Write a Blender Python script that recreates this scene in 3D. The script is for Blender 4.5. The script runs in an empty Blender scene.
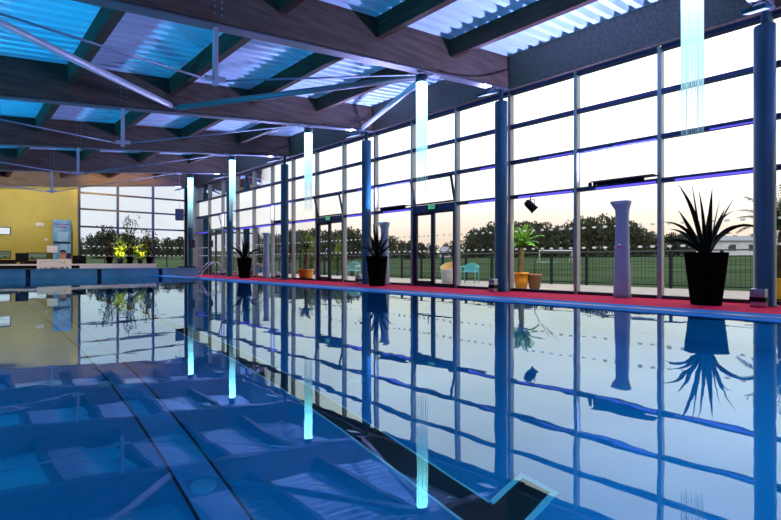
import bpy, bmesh, math, random
from mathutils import Vector, Matrix, Euler
S = bpy.context.scene
COL = S.collection
R = math.radians
# ------------------------------------------------------------------ camera
FPX = 490.0
TH = math.atan(440.5 / FPX)
SN, CS = math.sin(TH), math.cos(TH)
EYE = 0.778
cd = bpy.data.cameras.new('camera'); cam = bpy.data.objects.new('camera', cd); COL.objects.link(cam)
cd.sensor_width = 36; cd.lens = FPX / 781 * 36; cd.shift_y = 1 / 781; cd.clip_end = 600; cd.clip_start = 0.05
cam.location = (0, 0, EYE); cam.rotation_euler = (R(90), 0, -TH)
S.camera = cam
S.view_settings.view_transform = 'Standard'; S.view_settings.look = 'None'
S.view_settings.gamma = 1; S.view_settings.exposure = 0.0; S.view_settings.use_curve_mapping = False
S.cycles.use_denoising = True
S.cycles.max_bounces = 10; S.cycles.transparent_max_bounces = 24; S.cycles.diffuse_bounces = 4
S.cycles.glossy_bounces = 5; S.cycles.transmission_bounces = 6
S.cycles.sample_clamp_indirect = 6.0
# ------------------------------------------------------------------ world: bright overcast dusk sky, peach at the horizon
SKY = 2.0
w = bpy.data.worlds.new('world'); S.world = w; w.use_nodes = True
nt = w.node_tree; nt.nodes.clear()
tc = nt.nodes.new('ShaderNodeTexCoord'); sx = nt.nodes.new('ShaderNodeSeparateXYZ')
nt.links.new(tc.outputs['Generated'], sx.inputs[0])
rp = nt.nodes.new('ShaderNodeValToRGB'); e = rp.color_ramp.elements
e[0].position = 0.0; e[0].color = (0.50, 0.38, 0.29, 1)
e[1].position = 1.0; e[1].color = (0.65, 0.78, 1.0, 1)
for p, c in ((0.05, (0.55, 0.45, 0.36, 1)), (0.11, (0.68, 0.62, 0.56, 1)), (0.24, (0.95, 0.94, 0.92, 1)), (0.45, (1.05, 1.05, 1.05, 1))):
    q = e.new(p); q.color = c
nt.links.new(sx.outputs['Z'], rp.inputs[0])
mp = nt.nodes.new('ShaderNodeMapping'); mp.inputs['Scale'].default_value = (2.2, 2.2, 7)
nt.links.new(tc.outputs['Generated'], mp.inputs[0])
nz = nt.nodes.new('ShaderNodeTexNoise'); nz.inputs['Scale'].default_value = 1.6; nz.inputs['Detail'].default_value = 5
nt.links.new(mp.outputs[0], nz.inputs['Vector'])
mr = nt.nodes.new('ShaderNodeMapRange'); mr.inputs[1].default_value = 0.3; mr.inputs[2].default_value = 0.7
mr.inputs[3].default_value = 0.86; mr.inputs[4].default_value = 1.08
nt.links.new(nz.outputs[0], mr.inputs[0])
mm = nt.nodes.new('ShaderNodeMix'); mm.data_type = 'RGBA'; mm.blend_type = 'MULTIPLY'; mm.inputs[0].default_value = 1
nt.links.new(rp.outputs[0], mm.inputs[6]); nt.links.new(mr.outputs[0], mm.inputs[7])
r2 = nt.nodes.new('ShaderNodeValToRGB'); e2 = r2.color_ramp.elements
e2[0].position = 0.0; e2[0].color = (0.40, 0.42, 0.45, 1); e2[1].position = 1.0; e2[1].color = (0.65, 0.78, 1.0, 1)
for p, c in ((0.15, (0.44, 0.47, 0.51, 1)), (0.30, (0.75, 0.78, 0.82, 1)), (0.45, (1.0, 1.0, 1.0, 1))):
    q = e2.new(p); q.color = c
nt.links.new(sx.outputs['Z'], r2.inputs[0])
mx = nt.nodes.new('ShaderNodeMapRange'); mx.interpolation_type = 'SMOOTHSTEP'; mx.inputs[1].default_value = 0.25; mx.inputs[2].default_value = 0.72
nt.links.new(sx.outputs['X'], mx.inputs[0])
m2 = nt.nodes.new('ShaderNodeMix'); m2.data_type = 'RGBA'
nt.links.new(mx.outputs[0], m2.inputs[0]); nt.links.new(r2.outputs[0], m2.inputs[6]); nt.links.new(rp.outputs[0], m2.inputs[7]); nt.links.new(m2.outputs[2], mm.inputs[6])
bg = nt.nodes.new('ShaderNodeBackground'); bg.inputs[1].default_value = SKY
nt.links.new(mm.outputs[2], bg.inputs[0])
wo = nt.nodes.new('ShaderNodeOutputWorld'); nt.links.new(bg.outputs[0], wo.inputs[0])
# strengths of the lamps (their light objects are made by the lamp builders)
FLOOD_W = 90; FLOOD_C = (0.42, 0.42, 1.0)
BAR_W = 580; BAR_C = (0.43, 0.44, 1.0)
CYAN_FILL_W = 300; CYAN_FILL_C = (0.01, 0.52, 1.0)  # Added cyan fill lights on the unseen left wall
POOL_FILL_W = 36; POOL_FILL_C = (0.03, 0.62, 1.0)
WARM_W = 150
LAMP_E = 13.0

# ------------------------------------------------------------------ materials
def mat(name, col, rough=0.5, metal=0.0, var=0.0, scale=8.0, bump=0.0, stretch=(1, 1, 1), spec=0.5, col2=None, detail=4):
    m = bpy.data.materials.new(name); m.use_nodes = True
    n = m.node_tree; b = n.nodes['Principled BSDF']
    b.inputs['Base Color'].default_value = (*col, 1)
    b.inputs['Roughness'].default_value = rough; b.inputs['Metallic'].default_value = metal
    b.inputs['Specular IOR Level'].default_value = spec  #
    if var or bump or col2:
        t = n.nodes.new('ShaderNodeTexCoord'); mpn = n.nodes.new('ShaderNodeMapping')
        mpn.inputs['Scale'].default_value = stretch
        n.links.new(t.outputs['Object'], mpn.inputs[0])
        z = n.nodes.new('ShaderNodeTexNoise'); z.inputs['Scale'].default_value = scale; z.inputs['Detail'].default_value = detail
        n.links.new(mpn.outputs[0], z.inputs['Vector'])
        if var or col2:
            r = n.nodes.new('ShaderNodeValToRGB')
            c2 = col2 if col2 else tuple(min(1, c * (1 + var)) for c in col)
            c1 = col if col2 else tuple(c * (1 - var) for c in col)
            r.color_ramp.elements[0].position = 0.35; r.color_ramp.elements[0].color = (*c1, 1)
            r.color_ramp.elements[1].position = 0.65; r.color_ramp.elements[1].color = (*c2, 1)
            n.links.new(z.outputs[0], r.inputs[0]); n.links.new(r.outputs[0], b.inputs['Base Color'])
        if bump:
            bp = n.nodes.new('ShaderNodeBump'); bp.inputs['Strength'].default_value = bump; bp.inputs['Distance'].default_value = 0.02
            n.links.new(z.outputs[0], bp.inputs['Height']); n.links.new(bp.outputs[0], b.inputs['Normal'])
    return m

def emit(name, col, s):
    m = bpy.data.materials.new(name); m.use_nodes = True
    n = m.node_tree; n.nodes.clear()
    q = n.nodes.new('ShaderNodeEmission'); q.inputs[0].default_value = (*col, 1); q.inputs[1].default_value = s
    o = n.nodes.new('ShaderNodeOutputMaterial'); n.links.new(q.outputs[0], o.inputs[0])
    return m

def glass(name, tint=(0.93, 0.96, 0.97), ior=1.45):
    m = bpy.data.materials.new(name); m.use_nodes = True
    n = m.node_tree; n.nodes.clear()
    t = n.nodes.new('ShaderNodeBsdfTransparent'); t.inputs[0].default_value = (*tint, 1)
    g = n.nodes.new('ShaderNodeBsdfGlossy'); g.inputs['Roughness'].default_value = 0.0
    f = n.nodes.new('ShaderNodeFresnel'); f.inputs[0].default_value = ior
    x = n.nodes.new('ShaderNodeMixShader'); o = n.nodes.new('ShaderNodeOutputMaterial')
    n.links.new(f.outputs[0], x.inputs[0]); n.links.new(t.outputs[0], x.inputs[1]); n.links.new(g.outputs[0], x.inputs[2])
    n.links.new(x.outputs[0], o.inputs[0])
    return m

def water_mat():
    m = bpy.data.materials.new('pool_water'); m.use_nodes = True
    n = m.node_tree; n.nodes.clear()
    t = n.nodes.new('ShaderNodeTexCoord')
    def noise(scale, st):
        mpn = n.nodes.new('ShaderNodeMapping'); mpn.inputs['Scale'].default_value = st
        n.links.new(t.outputs['Object'], mpn.inputs[0])
        z = n.nodes.new('ShaderNodeTexNoise'); z.inputs['Scale'].default_value = scale; z.inputs['Detail'].default_value = 2.0
        n.links.new(mpn.outputs[0], z.inputs['Vector']); return z
    a = noise(0.7, (1, 1, 1)); b2 = noise(2.2, (1, 1.3, 1))
    ad = n.nodes.new('ShaderNodeMath'); ad.operation = 'MULTIPLY_ADD'; ad.inputs[1].default_value = 0.25
    n.links.new(b2.outputs[0], ad.inputs[0]); n.links.new(a.outputs[0], ad.inputs[2])
    bp = n.nodes.new('ShaderNodeBump'); bp.inputs['Strength'].default_value = 1.0; bp.inputs['Distance'].default_value = 0.0035
    n.links.new(ad.outputs[0], bp.inputs['Height'])
    r = n.nodes.new('ShaderNodeBsdfRefraction'); r.inputs['IOR'].default_value = 1.33; r.inputs['Roughness'].default_value = 0.0
    r.inputs[0].default_value = (0.80, 0.95, 1.0, 1)
    g = n.nodes.new('ShaderNodeBsdfGlossy'); g.inputs['Roughness'].default_value = 0.0; g.inputs[0].default_value = (0.78, 0.97, 0.97, 1)
    f = n.nodes.new('ShaderNodeFresnel'); f.inputs[0].default_value = 1.6
    n.links.new(bp.outputs[0], r.inputs['Normal']); n.links.new(bp.outputs[0], g.inputs['Normal'])
    x = n.nodes.new('ShaderNodeMixShader'); o = n.nodes.new('ShaderNodeOutputMaterial')
    n.links.new(f.outputs[0], x.inputs[0]); n.links.new(r.outputs[0], x.inputs[1]); n.links.new(g.outputs[0], x.inputs[2])
    n.links.new(x.outputs[0], o.inputs[0])
    return m

def lamp_mat(name, hi, lo, col_hi, col_lo):
    """Light guide that gives off most light at the lamp end and is clear at the free end (object z 0 = top, runs down)."""
    m = bpy.data.materials.new(name); m.use_nodes = True
    n = m.node_tree; n.nodes.clear()
    t = n.nodes.new('ShaderNodeTexCoord'); s = n.nodes.new('ShaderNodeSeparateXYZ'); n.links.new(t.outputs['Generated'], s.inputs[0])
    ra = n.nodes.new('ShaderNodeValToRGB'); el = ra.color_ramp.elements
    el[0].position = 0.0; el[0].color = (*(c * lo for c in col_lo), 1)
    el[1].position = 1.0; el[1].color = (*(c * hi for c in col_hi), 1)
    q = el.new(0.55); q.color = (*(c * (lo + 0.25 * hi) for c in col_hi), 1)
    n.links.new(s.outputs['Z'], ra.inputs[0])
    em = n.nodes.new('ShaderNodeEmission'); n.links.new(ra.outputs[0], em.inputs[0])
    tr = n.nodes.new('ShaderNodeBsdfTransparent')
    al = n.nodes.new('ShaderNodeMapRange'); al.inputs[1].default_value = 0.0; al.inputs[2].default_value = 0.6
    al.inputs[3].default_value = 0.12; al.inputs[4].default_value = 1.0
    n.links.new(s.outputs['Z'], al.inputs[0])
    x = n.nodes.new('ShaderNodeMixShader'); o = n.nodes.new('ShaderNodeOutputMaterial')
    n.links.new(al.outputs[0], x.inputs[0]); n.links.new(tr.outputs[0], x.inputs[1]); n.links.new(em.outputs[0], x.inputs[2])
    n.links.new(x.outputs[0], o.inputs[0])
    return m

M = {}
M['wood'] = mat('laminated_wood', (0.080, 0.050, 0.036), 0.65, 0, 0.35, 3.0, 0.1, (0.5, 5, 5))
M['wood_dark'] = mat('purlin_wood', (0.055, 0.020, 0.013), 0.7, 0, 0.3, 3.0, 0.1, (5, 0.5, 5), spec=0.2)
M['deck_metal'] = mat('corrugated_metal', (0.50, 0.68, 0.82), 0.45, 0.0)
M['steelwork'] = mat('painted_steel', (0.42, 0.44, 0.52), 0.4, 0.2)
M['flange'] = mat('flange_steel', (0.10, 0.11, 0.14), 0.5, 0.2)
M['rod'] = mat('rod_steel', (0.25, 0.28, 0.38), 0.35, 0.5)
M['column'] = mat('column_paint', (0.004, 0.042, 0.072), 0.42, 0.0, 0.12, 1.5, spec=0.25)
M['mullion'] = mat('mullion_metal', (0.36, 0.37, 0.36), 0.42, 0.35)
M['rail'] = mat('rail_metal', (0.018, 0.024, 0.10), 0.45, 0.1)
M['dark_frame'] = mat('dark_frame', (0.018, 0.022, 0.04), 0.4)
M['glass'] = glass('window_glass', (0.95, 0.97, 0.97), 1.12)
M['dots'] = mat('frosted_dots', (0.80, 0.80, 0.80), 0.7)
_n = M['dots'].node_tree; _t = _n.nodes.new('ShaderNodeBsdfTranslucent'); _t.inputs[0].default_value = (.9, .9, .9, 1); _x = _n.nodes.new('ShaderNodeMixShader'); _x.inputs[0].default_value = .6
_n.links.new(_n.nodes['Principled BSDF'].outputs[0], _x.inputs[1]); _n.links.new(_t.outputs[0], _x.inputs[2]); _n.links.new(_x.outputs[0], _n.nodes['Material Output'].inputs[0])
M['water'] = water_mat()
M['pool_floor'] = mat('pool_floor_steel', (0.004, 0.25, 0.50), 0.6, 0.0, 0.1, 0.6)
M['pool_steel'] = mat('pool_steel', (0.11, 0.32, 0.52), 0.35, 0.3, 0.12, 1.4)
M['pool_rim'] = mat('pool_rim_steel', (0.008, 0.22, 0.55), 0.8, 0.0, 0.1, 1.5, spec=0.05)
M['seam_blue'] = mat('grate_blue', (0.02, 0.17, 0.40), 0.4)
M['pool_band'] = mat('pool_channel', (0.12, 0.36, 0.66), 0.45, 0.2)
M['seam'] = mat('seam', (0.005, 0.01, 0.03), 0.6)
M['black_tile'] = mat('black_lane', (0.004, 0.004, 0.005), 0.6)
M['white_tile'] = mat('white_edge', (0.75, 0.80, 0.82), 0.5)
M['inlet'] = mat('inlet_steel', (0.16, 0.42, 0.66), 0.5)
M['red'] = mat('crimson_matting', (0.80, 0.010, 0.06), 0.85, 0, 0.12, 40, 0.1, spec=0.1)
M['yellow'] = mat('yellow_paint', (0.52, 0.43, 0.085), 0.7, 0, 0.05, 2)
M['slate'] = mat('slate_paint', (0.04, 0.10, 0.20), 0.7)
M['white'] = mat('white_paint', (0.74, 0.73, 0.74), 0.5)
M['greywhite'] = mat('pillar_white', (0.36, 0.48, 0.56), 0.55, 0, 0.05, 3, spec=0.2)
M['black'] = mat('black_plastic', (0.006, 0.006, 0.007), 0.5, spec=0.15)
M['planter'] = mat('planter_black', (0.004, 0.004, 0.004), 0.9, spec=0.02)
M['soil'] = mat('soil', (0.02, 0.014, 0.01), 0.9)
M['chrome'] = mat('chrome', (0.75, 0.77, 0.80), 0.14, 1.0)
M['steel_box'] = mat('brushed_box', (0.55, 0.60, 0.62), 0.25, 0.9)
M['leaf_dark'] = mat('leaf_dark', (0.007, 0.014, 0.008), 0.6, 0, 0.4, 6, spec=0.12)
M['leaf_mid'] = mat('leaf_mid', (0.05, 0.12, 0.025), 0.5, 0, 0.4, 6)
M['leaf_lit'] = mat('leaf_lit', (0.10, 0.24, 0.03), 0.5, 0, 0.4, 6)  # Spotlit green, its brightness put into the leaf colour
M['leaf_yellow'] = mat('leaf_yellow', (0.30, 0.42, 0.03), 0.5, 0, 0.4, 6)  # Yellow uplight glow put into the leaf colour
M['bark'] = mat('bark', (0.10, 0.065, 0.035), 0.85, 0, 0.4, 12, 0.4)
M['orange'] = mat('orange_glaze', (0.78, 0.27, 0.015), 0.35)
M['yellow_pot'] = mat('yellow_glaze', (0.85, 0.50, 0.01), 0.35)
M['terracotta'] = mat('terracotta', (0.33, 0.15, 0.08), 0.75, 0, 0.12, 6)
M['terrace'] = mat('terrace_slabs', (0.52, 0.43, 0.34), 0.8, 0, 0.1, 2)
M['grass'] = mat('grass', (0.058, 0.084, 0.042), 0.95, 0, 0.25, 0.25, 0, spec=0.0, detail=8)
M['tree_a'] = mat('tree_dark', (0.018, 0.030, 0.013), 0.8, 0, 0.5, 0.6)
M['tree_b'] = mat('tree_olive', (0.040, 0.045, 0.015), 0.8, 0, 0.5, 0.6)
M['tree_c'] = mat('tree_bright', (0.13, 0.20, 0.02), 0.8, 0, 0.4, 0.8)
M['mint'] = mat('mint_plastic', (0.42, 0.72, 0.60), 0.5)
M['turq'] = mat('turquoise_plastic', (0.16, 0.55, 0.56), 0.5)
M['tubgrey'] = mat('tub_grey', (0.55, 0.52, 0.52), 0.5)
M['tubin'] = mat('tub_cushion', (0.85, 0.55, 0.20), 0.7)  # Orange sunset light on the chair's inside, put into the colour
M['fence'] = mat('fence_metal', (0.03, 0.035, 0.035), 0.7, 0.0, spec=0.1)
M['fence_rail'] = mat('fence_rail', (0.16, 0.17, 0.17), 0.6, 0.0, spec=0.2)
M['house_wall'] = mat('house_wall', (0.62, 0.60, 0.60), 0.7)
M['house_roof'] = mat('house_roof', (0.20, 0.20, 0.23), 0.7)
M['pane_dark'] = mat('dark_pane', (0.03, 0.04, 0.05), 0.1)
M['poster_blue'] = mat('poster_blue', (0.03, 0.24, 0.55), 0.4, 0, 0, 1.6, 0, (1, 1, 1), 0.5, (0.25, 0.50, 0.75))
M['poster_pale'] = mat('poster_pale', (0.30, 0.52, 0.74), 0.4)
M['poster_navy'] = mat('poster_navy', (0.012, 0.018, 0.06), 0.4)
M['poster_red'] = mat('poster_red', (0.34, 0.03, 0.06), 0.4)
M['skin'] = mat('poster_skin', (0.55, 0.27, 0.15), 0.5)
M['logo_green'] = mat('logo_green', (0.12, 0.35, 0.12), 0.5)
M['logo_yellow'] = mat('logo_yellow', (0.85, 0.55, 0.02), 0.5)
M['exit'] = emit('exit_green', (0.03, 0.55, 0.22), 0.9)
M['flood'] = emit('flood_lens', (0.50, 0.58, 1.0), 1.8)
M['led'] = emit('violet_led', (0.13, 0.10, 1.0), 1.3)  # Violet glow for the bar lenses and the painted spill on the rails
M['lens_pool'] = emit('pool_lens', (0.25, 0.7, 1.0), 1.0)  # Lens glow of the added pool and wall fill lamps
M['lens_warm'] = emit('warm_lens', (1.0, 0.75, 0.25), 2.0)
M['guide'] = lamp_mat('light_guide', LAMP_E, 0.7, (0.24, 0.82, 1.0), (0.45, 0.75, 1.0))
M['strand'] = lamp_mat('light_strand', 2.5, 0.55, (0.5, 0.92, 1.0), (0.40, 0.72, 1.0))

# ------------------------------------------------------------------ mesh helpers
class MB:
    def __init__(s): s.bm = bmesh.new()
    def box(s, x0, x1, y0, y1, z0, z1):
        v = [s.bm.verts.new(p) for p in ((x0, y0, z0), (x1, y0, z0), (x1, y1, z0), (x0, y1, z0), (x0, y0, z1), (x1, y0, z1), (x1, y1, z1), (x0, y1, z1))]
        for f in ((3, 2, 1, 0), (4, 5, 6, 7), (0, 1, 5, 4), (1, 2, 6, 5), (2, 3, 7, 6), (3, 0, 4, 7)): s.bm.faces.new([v[i] for i in f])
        return s
    def hexa(s, lo, hi):
        v = [s.bm.verts.new(p) for p in list(lo) + list(hi)]
        for f in ((3, 2, 1, 0), (4, 5, 6, 7), (0, 1, 5, 4), (1, 2, 6, 5), (2, 3, 7, 6), (3, 0, 4, 7)): s.bm.faces.new([v[i] for i in f])
        return s
    def slopebox(s, x0, x1, y0, y1, zf0, zf1):      # bottom/top follow functions of x
        return s.hexa([(x0, y0, zf0(x0)), (x1, y0, zf0(x1)), (x1, y1, zf0(x1)), (x0, y1, zf0(x0))],
                      [(x0, y0, zf1(x0)), (x1, y0, zf1(x1)), (x1, y1, zf1(x1)), (x0, y1, zf1(x0))])
    def tube(s, pts, r, seg=8, caps=True):
        pts = [Vector(p) for p in pts]; rs = r if isinstance(r, (list, tuple)) else [r] * len(pts)
        rings = []; up = None
        for i, p in enumerate(pts):
            d = (pts[min(i + 1, len(pts) - 1)] - pts[max(i - 1, 0)]).normalized()
            if up is None: up = Vector((0, 0, 1)) if abs(d.z) < 0.9 else Vector((1, 0, 0))
            a = d.cross(up).normalized(); b = a.cross(d).normalized(); up = b
            rings.append([s.bm.verts.new(p + a * (rs[i] * math.cos(2 * math.pi * k / seg)) + b * (rs[i] * math.sin(2 * math.pi * k / seg))) for k in range(seg)])
        for q, t in zip(rings, rings[1:]):
            for k in range(seg): 
                f = s.bm.faces.new([q[k], q[(k + 1) % seg], t[(k + 1) % seg], t[k]]); f.smooth = True
        if caps:
            s.bm.faces.new(rings[0][::-1]); s.bm.faces.new(rings[-1])
        return s
    def lathe(s, prof, seg=24, c=(0, 0), tilt=None):
        rings = []
        for (r, z) in prof:
            if r <= 1e-6: rings.append([s.bm.verts.new((c[0], c[1], z))])
            else: rings.append([s.bm.verts.new((c[0] + r * math.cos(2 * math.pi * k / seg), c[1] + r * math.sin(2 * math.pi * k / seg), z + (tilt(r * math.cos(2 * math.pi * k / seg), z) if tilt else 0))) for k in range(seg)])
        for q, t in zip(rings, rings[1:]):
            for k in range(seg):
                k2 = (k + 1) % seg
                if len(q) == 1 and len(t) == 1: continue
                if len(q) == 1: vs = [q[0], t[k2], t[k]]
                elif len(t) == 1: vs = [q[k], q[k2], t[0]]
                else: vs = [q[k], q[k2], t[k2], t[k]]
                f = s.bm.faces.new(vs); f.smooth = True
        return s
    def poly(s, pts):
        s.bm.faces.new([s.bm.verts.new(p) for p in pts]); return s
    def disc(s, c, r, nrm='z', seg=16, rz=None):
        p = []
        for k in range(seg):
            a = 2 * math.pi * k / seg; u, v = r * math.cos(a), (rz or r) * math.sin(a)
            p.append((c[0] + u, c[1] + v, c[2]) if nrm == 'z' else ((c[0], c[1] + u, c[2] + v) if nrm == 'x' else (c[0] + u, c[1], c[2] + v)))
        return s.poly(p)
    def blade(s, base, az, length, wid, lift, droop, n=7, fold=0.25, roll=0.0):
        """a lanceolate strap leaf rising at angle lift and arching over by droop"""
        p = Vector(base); a = lift; prev = None; st = length / n
        side = Vector((-math.sin(az), math.cos(az), 0))
        for i in range(n + 1):
            t = i / n; wd = wid * (0.55 + 1.6 * t * (1 - t) + 0.1) * (1 - t ** 3)
            d = Vector((math.cos(az) * math.cos(a), math.sin(az) * math.cos(a), math.sin(a)))
            nn = side.cross(d).normalized(); rl = roll * min(1, .3 + 1.5 * t)
            sd_, nn = side * math.cos(rl) + nn * math.sin(rl), nn * math.cos(rl) - side * math.sin(rl)
            row = [s.bm.verts.new(p - sd_ * wd / 2 + nn * wd * fold), s.bm.verts.new(p), s.bm.verts.new(p + sd_ * wd / 2 + nn * wd * fold)]
            if prev:
                for k in (0, 1): 
                    f = s.bm.faces.new([prev[k], prev[k + 1], row[k + 1], row[k]]); f.smooth = True
            prev = row; p = p + d * st; a -= droop / n * (0.4 + 1.2 * t)
        return s
    def leafquad(s, c, size, rnd, long=1.6):
        q = Euler((rnd.uniform(0, 6.28), rnd.uniform(0, 6.28), rnd.uniform(0, 6.28))).to_matrix()
        c = Vector(c)
        s.bm.faces.new([s.bm.verts.new(c + q @ Vector(v)) for v in ((-size * long, 0, 0), (0, -size * .5, 0), (size * long, 0, 0), (0, size * .5, 0))])
        return s
    def build(s, name, m, parent=None, loc=(0, 0, 0), bevel=0, recalc=True, rot=None):
        if recalc: bmesh.ops.recalc_face_normals(s.bm, faces=s.bm.faces[:])
        me = bpy.data.meshes.new(name); s.bm.to_mesh(me); s.bm.free()
        me.materials.append(m)
        o = bpy.data.objects.new(name, me); COL.objects.link(o); o.location = loc
        if rot: o.rotation_euler = rot
        if parent: o.parent = parent
        if bevel:
            b = o.modifiers.new('bevel', 'BEVEL'); b.width = bevel; b.segments = 2; b.limit_method = 'ANGLE'
        return o

def tag(o, label=None, cat=None, group=None, kind=None):
    if label: o['label'] = label
    if cat: o['category'] = cat
    if group: o['group'] = group
    if kind: o['kind'] = kind
    return o
def struct(o, label=None): o['kind'] = 'structure'; return tag(o, label)
def thing(name, label, cat, loc=(0, 0, 0), rz=0, group=None, kind=None):
    o = bpy.data.objects.new(name, None); COL.objects.link(o); o.location = loc; o.rotation_euler = (0, 0, rz)
    o.empty_display_size = 0.2
    return tag(o, label, cat, group, kind)
def copy_tree(o, parent=None):
    c = o.copy(); COL.objects.link(c)
    if parent: c.parent = parent
    for ch in list(o.children): copy_tree(ch, c)
    return c
def light(name, kind, energy, col, loc, aim=None, parent=None, **kw):
    d = bpy.data.lights.new(name, kind); d.energy = energy; d.color = col
    for k, v in kw.items(): setattr(d, k, v)
    o = bpy.data.objects.new(name, d); COL.objects.link(o); o.location = loc
    if aim is not None: o.rotation_euler = Vector(aim).to_track_quat('-Z', 'Y').to_euler()
    if parent: o.parent = parent
    return o
def W(x, d):            # ground position of the thing seen at column x of the photo, d metres deep
    t = (x - 390.5) / FPX
    return d * (SN + t * CS), d * (CS - t * SN)
ORD = ['nearest', 'second', 'third', 'fourth', 'fifth', 'sixth', 'seventh', 'eighth', 'ninth']

# ------------------------------------------------------------------ layout
XG, XC = 10.95, 10.5            # glazed side wall, row of columns
PITCH = 1.82
def MY(k): return 7.44 + PITCH * k
YE = 29.78                      # end wall
YB, XL = -5.3, -4.9             # wall behind the camera, wall on the left
ZW = 0.048                     # water
PX0, PX1, PX2, PY0, PY1 = -1.9, 7.25, 8.30, 0.16, 26.0
ZF = -1.99                      # pool floor
def zb(x): return EYE + 3.65 + 0.105 * (x - 3)       # underside of the main beams
def zp(x): return zb(x) + 0.40                       # underside of the purlins
def zd(x): return zb(x) + 0.80                       # underside of the roof sheeting
RAILS = [EYE + 1.66, EYE + 2.56, EYE + 3.49]
ZTOP = EYE + 4.40
DOORBAY = (1, 4, 10)

# ------------------------------------------------------------------ pool and floor
b = MB()
b.box(XL, PX0 - .3, YB, YE, -0.25, 0); b.box(PX2, XG + 0.1, YB, YE, -0.25, 0)
b.box(PX0 - .3, PX2, YB, PY0 - .3, -0.25, 0); b.box(PX0 - .3, PX2, PY1 + 0.3, YE, -0.25, 0)
struct(b.build('floor', M['red']), 'crimson matting floor around the pool')
b = MB(); b.box(PX0 - .1, PX1 + .1, PY0 - .1, PY1 + .1, ZF - 0.15, ZF)
struct(b.build('floor_pool', M['pool_floor']), 'blue floor of the pool')
b = MB()
b.box(PX0 - .15, PX0, PY0 - .15, PY1 + .15, ZF, ZW - .01); b.box(PX1, PX1 + .15, PY0 - .15, PY1 + .15, ZF, ZW - .01)
b.box(PX0, PX1, PY0 - .15, PY0, ZF, ZW - .01); b.box(PX0, PX1, PY1, PY1 + .15, ZF, ZW - .01)
struct(b.build('wall_pool', M['pool_floor']), 'blue walls of the pool basin')
b = MB(); b.box(PX1, PX2, PY0, PY1, -.2, ZW + .012); b.box(PX0 - .3, PX0, PY0, PY1, -.2, ZW + .012); b.box(PX0 - .3, PX2, PY0 - .3, PY0, -.2, ZW + .012)
rm = struct(b.build('trim_pool_edge', M['pool_rim'], bevel=0.008), 'blue steel overflow rim of the pool along the glass wall')
b = MB(); b.box(PX1 + .42, PX1 + .62, PY0, PY1, ZW + .0125, ZW + .016); b.build('gutter_grate', M['seam_blue'], rm)
b = MB(); b.poly([(PX0, PY0, ZW), (PX1 + .001, PY0, ZW), (PX1 + .001, PY1 + .001, ZW), (PX0, PY1 + .001, ZW)])
wt = b.build('water', M['water'], recalc=False); struct(wt, 'still blue pool water mirroring the glass wall')
# black lane line with its T end, white edged
t = thing('lane_marking', 'black lane line with a white edged cross bar on the pool floor', 'lane marking', (2.595, 1.88, ZF))
b = MB(); b.box(-.115, .115, .11, 21, 0.0, .006); b.box(-.473, .473, -.11, .11, 0.0, .006); b.build('black_band', M['black_tile'], t)
b = MB()
for sg in (-1, 1):
    b.box(sg * .115, sg * .132, .15, 21, 0, .008); b.box(sg * .473, sg * .515, -.15, .15, 0, .008); b.box(sg * .132, sg * .473, .11, .15, 0, .008)
b.box(-.473, .473, -.15, -.11, 0, .008)
tag(b.build('white_edging', M['white_tile'], t), 'thin white edging')
t = thing('floor_channel', 'pale channel cover with round inlets on the pool floor', 'pool channel', (1.31, 12.5, ZF))
b = MB(); b.box(-.125, .125, -12.2, 13, 0, .006); b.build('cover', M['pool_band'], t)
for sg in (-1, 1):
    b = MB(); b.box(sg * .125, sg * .143, -12.2, 13, 0, .008); tag(b.build('seam', M['seam'], t), 'dark seam')
for i in range(11):
    b = MB(); b.lathe([(0.0, .028), (.05, .028), (.075, .02), (.085, .006)], 20)
    tag(b.build('inlet', M['inlet'], t, (0, -11.0 + 1.9 * i, 0)), 'pale round inlet')
for i, (ix, iy) in enumerate(((3.2, 4.1), (3.4, 7.0), (0.2, 5.0), (3.5, 10.2))):
    b = MB(); b.lathe([(0.0, .03), (.06, .03), (.09, .02), (.10, 0)], 20)
    tag(b.build('floor_inlet', M['inlet'], None, (ix, iy, ZF)), 'pale round water inlet set in the open pool floor', 'inlet', 'loose inlets in the pool floor')
# steel end wall of the basin
b = MB()
XE = 9.75
slots = [PX0, -.2, 2.49, 5.17, 7.86, XE + .09]
WT = EYE - .34
for a, c in zip(slots, slots[1:]):
    b.box(a + .09, c - .09, PY1, PY1 + .30, ZW - .05, .24); b.box(a + .09, c - .09, PY1 + .02, PY1 + .30, .24, WT - .02)
t = struct(b.build('wall_pool_end', M['pool_steel'], bevel=.006), 'raised blue steel end wall of the pool with dark slots')
b = MB(); b.box(PX0, XE, PY1 + .12, PY1 + .29, ZW - .05, WT - .03); b.build('slot_backing', M['seam'], t)
b = MB(); b.box(PX0, XE, PY1 - .01, PY1 + .34, WT - .02, WT); b.build('coping', M['pool_steel'], t)
b = MB(); b.box(-.42, .42, -.15, .15, 0, .05); b.box(-.38, .38, -.13, .13, .05, .07)
tag(b.build('mat_roll', M['black'], None, (9.2, PY1 + .16, WT), bevel=.01), 'flat black mat lying on the end of the steel pool wall', 'mat')
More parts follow.
